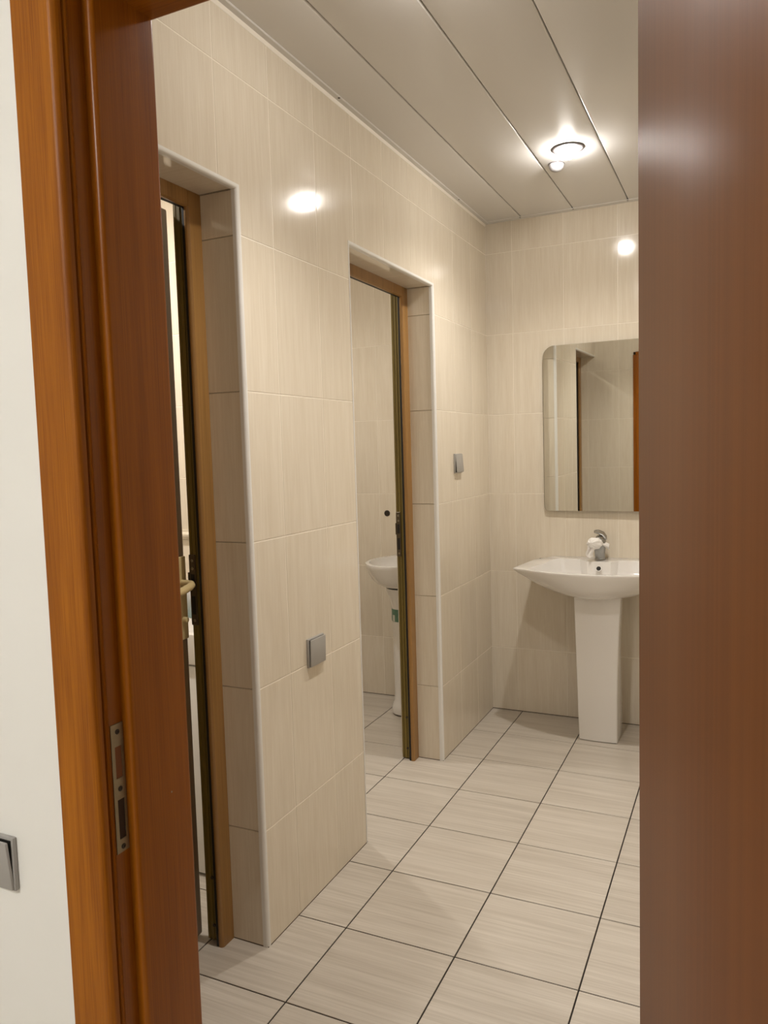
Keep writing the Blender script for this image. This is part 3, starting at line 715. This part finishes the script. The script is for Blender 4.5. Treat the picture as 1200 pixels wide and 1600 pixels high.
# basin in the farther cubicle
C2 = (-0.392, 3.56)
root = tag(empty('round_pedestal_basin', (C2[0], C2[1], 0)), 'small oval white pedestal basin seen through the farther opening', 'basin')
inv = Matrix.Translation((-C2[0], -C2[1], 0))
outer = [(C2[0] + 0.186 * math.sin(math.radians(t)), 3.56 - 0.225 * math.cos(math.radians(t))) for t in range(-110, 111, 8)] + [(C2[0] + 0.13, YB - 0.001), (C2[0] - 0.13, YB - 0.001)]
inner = [(C2[0] + 0.164 * math.sin(math.radians(t)), 3.55 - 0.195 * math.cos(math.radians(t))) for t in range(-180, 180, 8)]
bm = basin_mesh(outer, inner, C2, [(0.40, 0.670), (0.56, 0.677), (0.71, 0.693), (0.84, 0.718), (0.935, 0.751), (0.985, 0.782)],
                [(0.985, 0.790), (0.93, 0.765), (0.80, 0.735), (0.55, 0.715), (0.06, 0.710)], 0.801)
child(bm_obj('basin', bm, M_PORC, None, 50), root, inv)
bm = bmesh.new()
prof = [(0.066, 0.004), (0.076, 0.010), (0.078, 0.034), (0.072, 0.055), (0.0635, 0.075), (0.0615, 0.12), (0.0625, 0.30), (0.064, 0.48), (0.067, 0.56), (0.074, 0.60), (0.086, 0.635), (0.092, 0.655), (0.092, 0.6625)]
PC = (-0.397, 3.575)
add_lathe(bm, prof, 40, Matrix.Translation((PC[0], PC[1], 0)) @ Matrix.Scale(1.15, 4, (0, 1, 0)))
pd = child(bm_obj('pedestal', bm, M_PORC, None, 50), root, inv)
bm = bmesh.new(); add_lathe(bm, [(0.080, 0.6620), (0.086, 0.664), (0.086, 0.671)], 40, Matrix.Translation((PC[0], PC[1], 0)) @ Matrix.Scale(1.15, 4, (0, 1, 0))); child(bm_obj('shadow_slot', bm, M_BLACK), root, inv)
# printed sticker on the pedestal: green with a white figure
def on_ped(a, z, r):
    a = math.radians(a); return (PC[0] + r * math.sin(a), PC[1] - 1.15 * r * math.cos(a), z)
def sticker(name, a0, a1, z0, z1, r, mat):
    bm = bmesh.new(); n = 10
    A = [bm.verts.new(on_ped(a0 + (a1 - a0) * k / n, z0, r)) for k in range(n + 1)]; B = [bm.verts.new(on_ped(a0 + (a1 - a0) * k / n, z1, r)) for k in range(n + 1)]
    for k in range(n): bm.faces.new((A[k], A[k + 1], B[k + 1], B[k]))
    return bm_obj(name, bm, mat, pd, 60)
sticker('sticker', -62, 20, 0.492, 0.556, 0.0672, plain('green_sticker', (0.10, 0.21, 0.15), 0.4, noise=0.35, nscale=60))
sticker('sticker_print', -38, -22, 0.494, 0.526, 0.0677, plain('white_sticker_print', (0.62, 0.64, 0.58), 0.4))
sticker('sticker_print', -50, -44, 0.520, 0.548, 0.0677, plain('pale_sticker_print', (0.40, 0.46, 0.38), 0.4))
for o in pd.children: o.matrix_parent_inverse = Matrix.Identity(4)
# black pipe plug in the tiles
root = tag(empty('pipe_plug', (-0.583, YB, 1.022)), 'small black round plug in the tiles above the oval basin', 'plug')
bm = bmesh.new(); add_lathe(bm, [(0.0165, 0.0), (0.0165, 0.003), (0.0125, 0.004), (0.0118, 0.0015), (0.006, 0.0015), (0.005, 0.004), (0, 0.004)], 24, R_NY); bm_obj('cap', bm, M_SCREW, root, 40)

# ------------------------------------------------------------------ nearer cubicle: white cabinet basin and a pouch
root = tag(empty('basin_cabinet', (-0.60, 2.02, 0)), 'white cabinet basin glimpsed through the gap of the nearer door', 'basin')
inv = Matrix.Translation((0.60, -2.02, 0))
child(box('body', (-0.95, 1.915, 0.002), (-0.235, P1Y - 0.002, 0.700), M_TRIMW), root, inv)
for x0, x1 in ((-0.947, -0.595), (-0.590, -0.238)):
    q = child(box('door', (x0, 1.899, 0.012), (x1, 1.9145, 0.697), M_TRIMW, None, 0.002), root, inv)
out2 = [(-0.96, 1.888), (-0.228, 1.888), (-0.228, P1Y - 0.002), (-0.96, P1Y - 0.002)]
in2 = [(-0.90, 1.93), (-0.29, 1.93), (-0.29, 2.09), (-0.90, 2.09)]
bm = basin_mesh(out2, in2, (-0.594, 2.02), [(0.99, 0.706), (1.0, 0.712)], [(0.98, 0.79), (0.93, 0.76), (0.7, 0.735), (0.06, 0.73)], 0.803)
child(bm_obj('basin', bm, M_PORC, None, 40), root, inv)
def pouch_mat():
    m, N, L, b = new_mat('cloudy_plastic_teal_print')
    tc = N.new('ShaderNodeTexCoord'); sp = N.new('ShaderNodeSeparateXYZ'); L.new(tc.outputs['Object'], sp.inputs['Vector'])
    nz = N.new('ShaderNodeTexNoise'); nz.inputs['Scale'].default_value = 45; L.new(tc.outputs['Object'], nz.inputs['Vector'])
    ad = N.new('ShaderNodeMath'); ad.operation = 'MULTIPLY_ADD'; ad.inputs[1].default_value = 0.04; L.new(nz.outputs['Fac'], ad.inputs[0]); L.new(sp.outputs['Z'], ad.inputs[2])
    cr = N.new('ShaderNodeValToRGB'); L.new(ad.outputs['Value'], cr.inputs['Fac'])
    els = cr.color_ramp.elements; els[0].position = 0.02; els[0].color = (0.22, 0.32, 0.32, 1); els[1].position = 0.10; els[1].color = (0.55, 0.55, 0.55, 1)
    e2 = els.new(0.06); e2.color = (0.40, 0.46, 0.46, 1)
    L.new(cr.outputs['Color'], b.inputs['Base Color']); b.inputs['Roughness'].default_value = 0.2
    b.inputs['Transmission Weight'].default_value = 0.25
    return m
bm = bmesh.new(); rings = []
for k in range(15):
    t = k / 14; ring = []
    for i in range(28):
        a = 2 * PI * i / 28
        rx = 0.050 * (1 - 0.25 * t + 0.10 * S(3 * a + 5 * t)); ry = 0.036 * (1 - 0.85 * t ** 2) + 0.002 + 0.004 * S(4 * a - 7 * t)
        ring.append(bm.verts.new((rx * Co(a) + 0.01 * t, ry * S(a), 0.13 * t - 0.02 * t * t + 0.010 * t * Co(a) * S(3 * a))))
    rings.append(ring)
for a, b in zip(rings, rings[1:]):
    for i in range(28): bm.faces.new((a[i], a[(i + 1) % 28], b[(i + 1) % 28], b[i]))
bm.faces.new(rings[0]); bm.faces.new(rings[-1])
po = bm_obj('plastic_pouch', bm, pouch_mat(), None, 60); po.location = (-0.56, 2.1275, 0.803)
tag(po, 'cloudy plastic pouch with teal print on the cabinet basin', 'pouch')
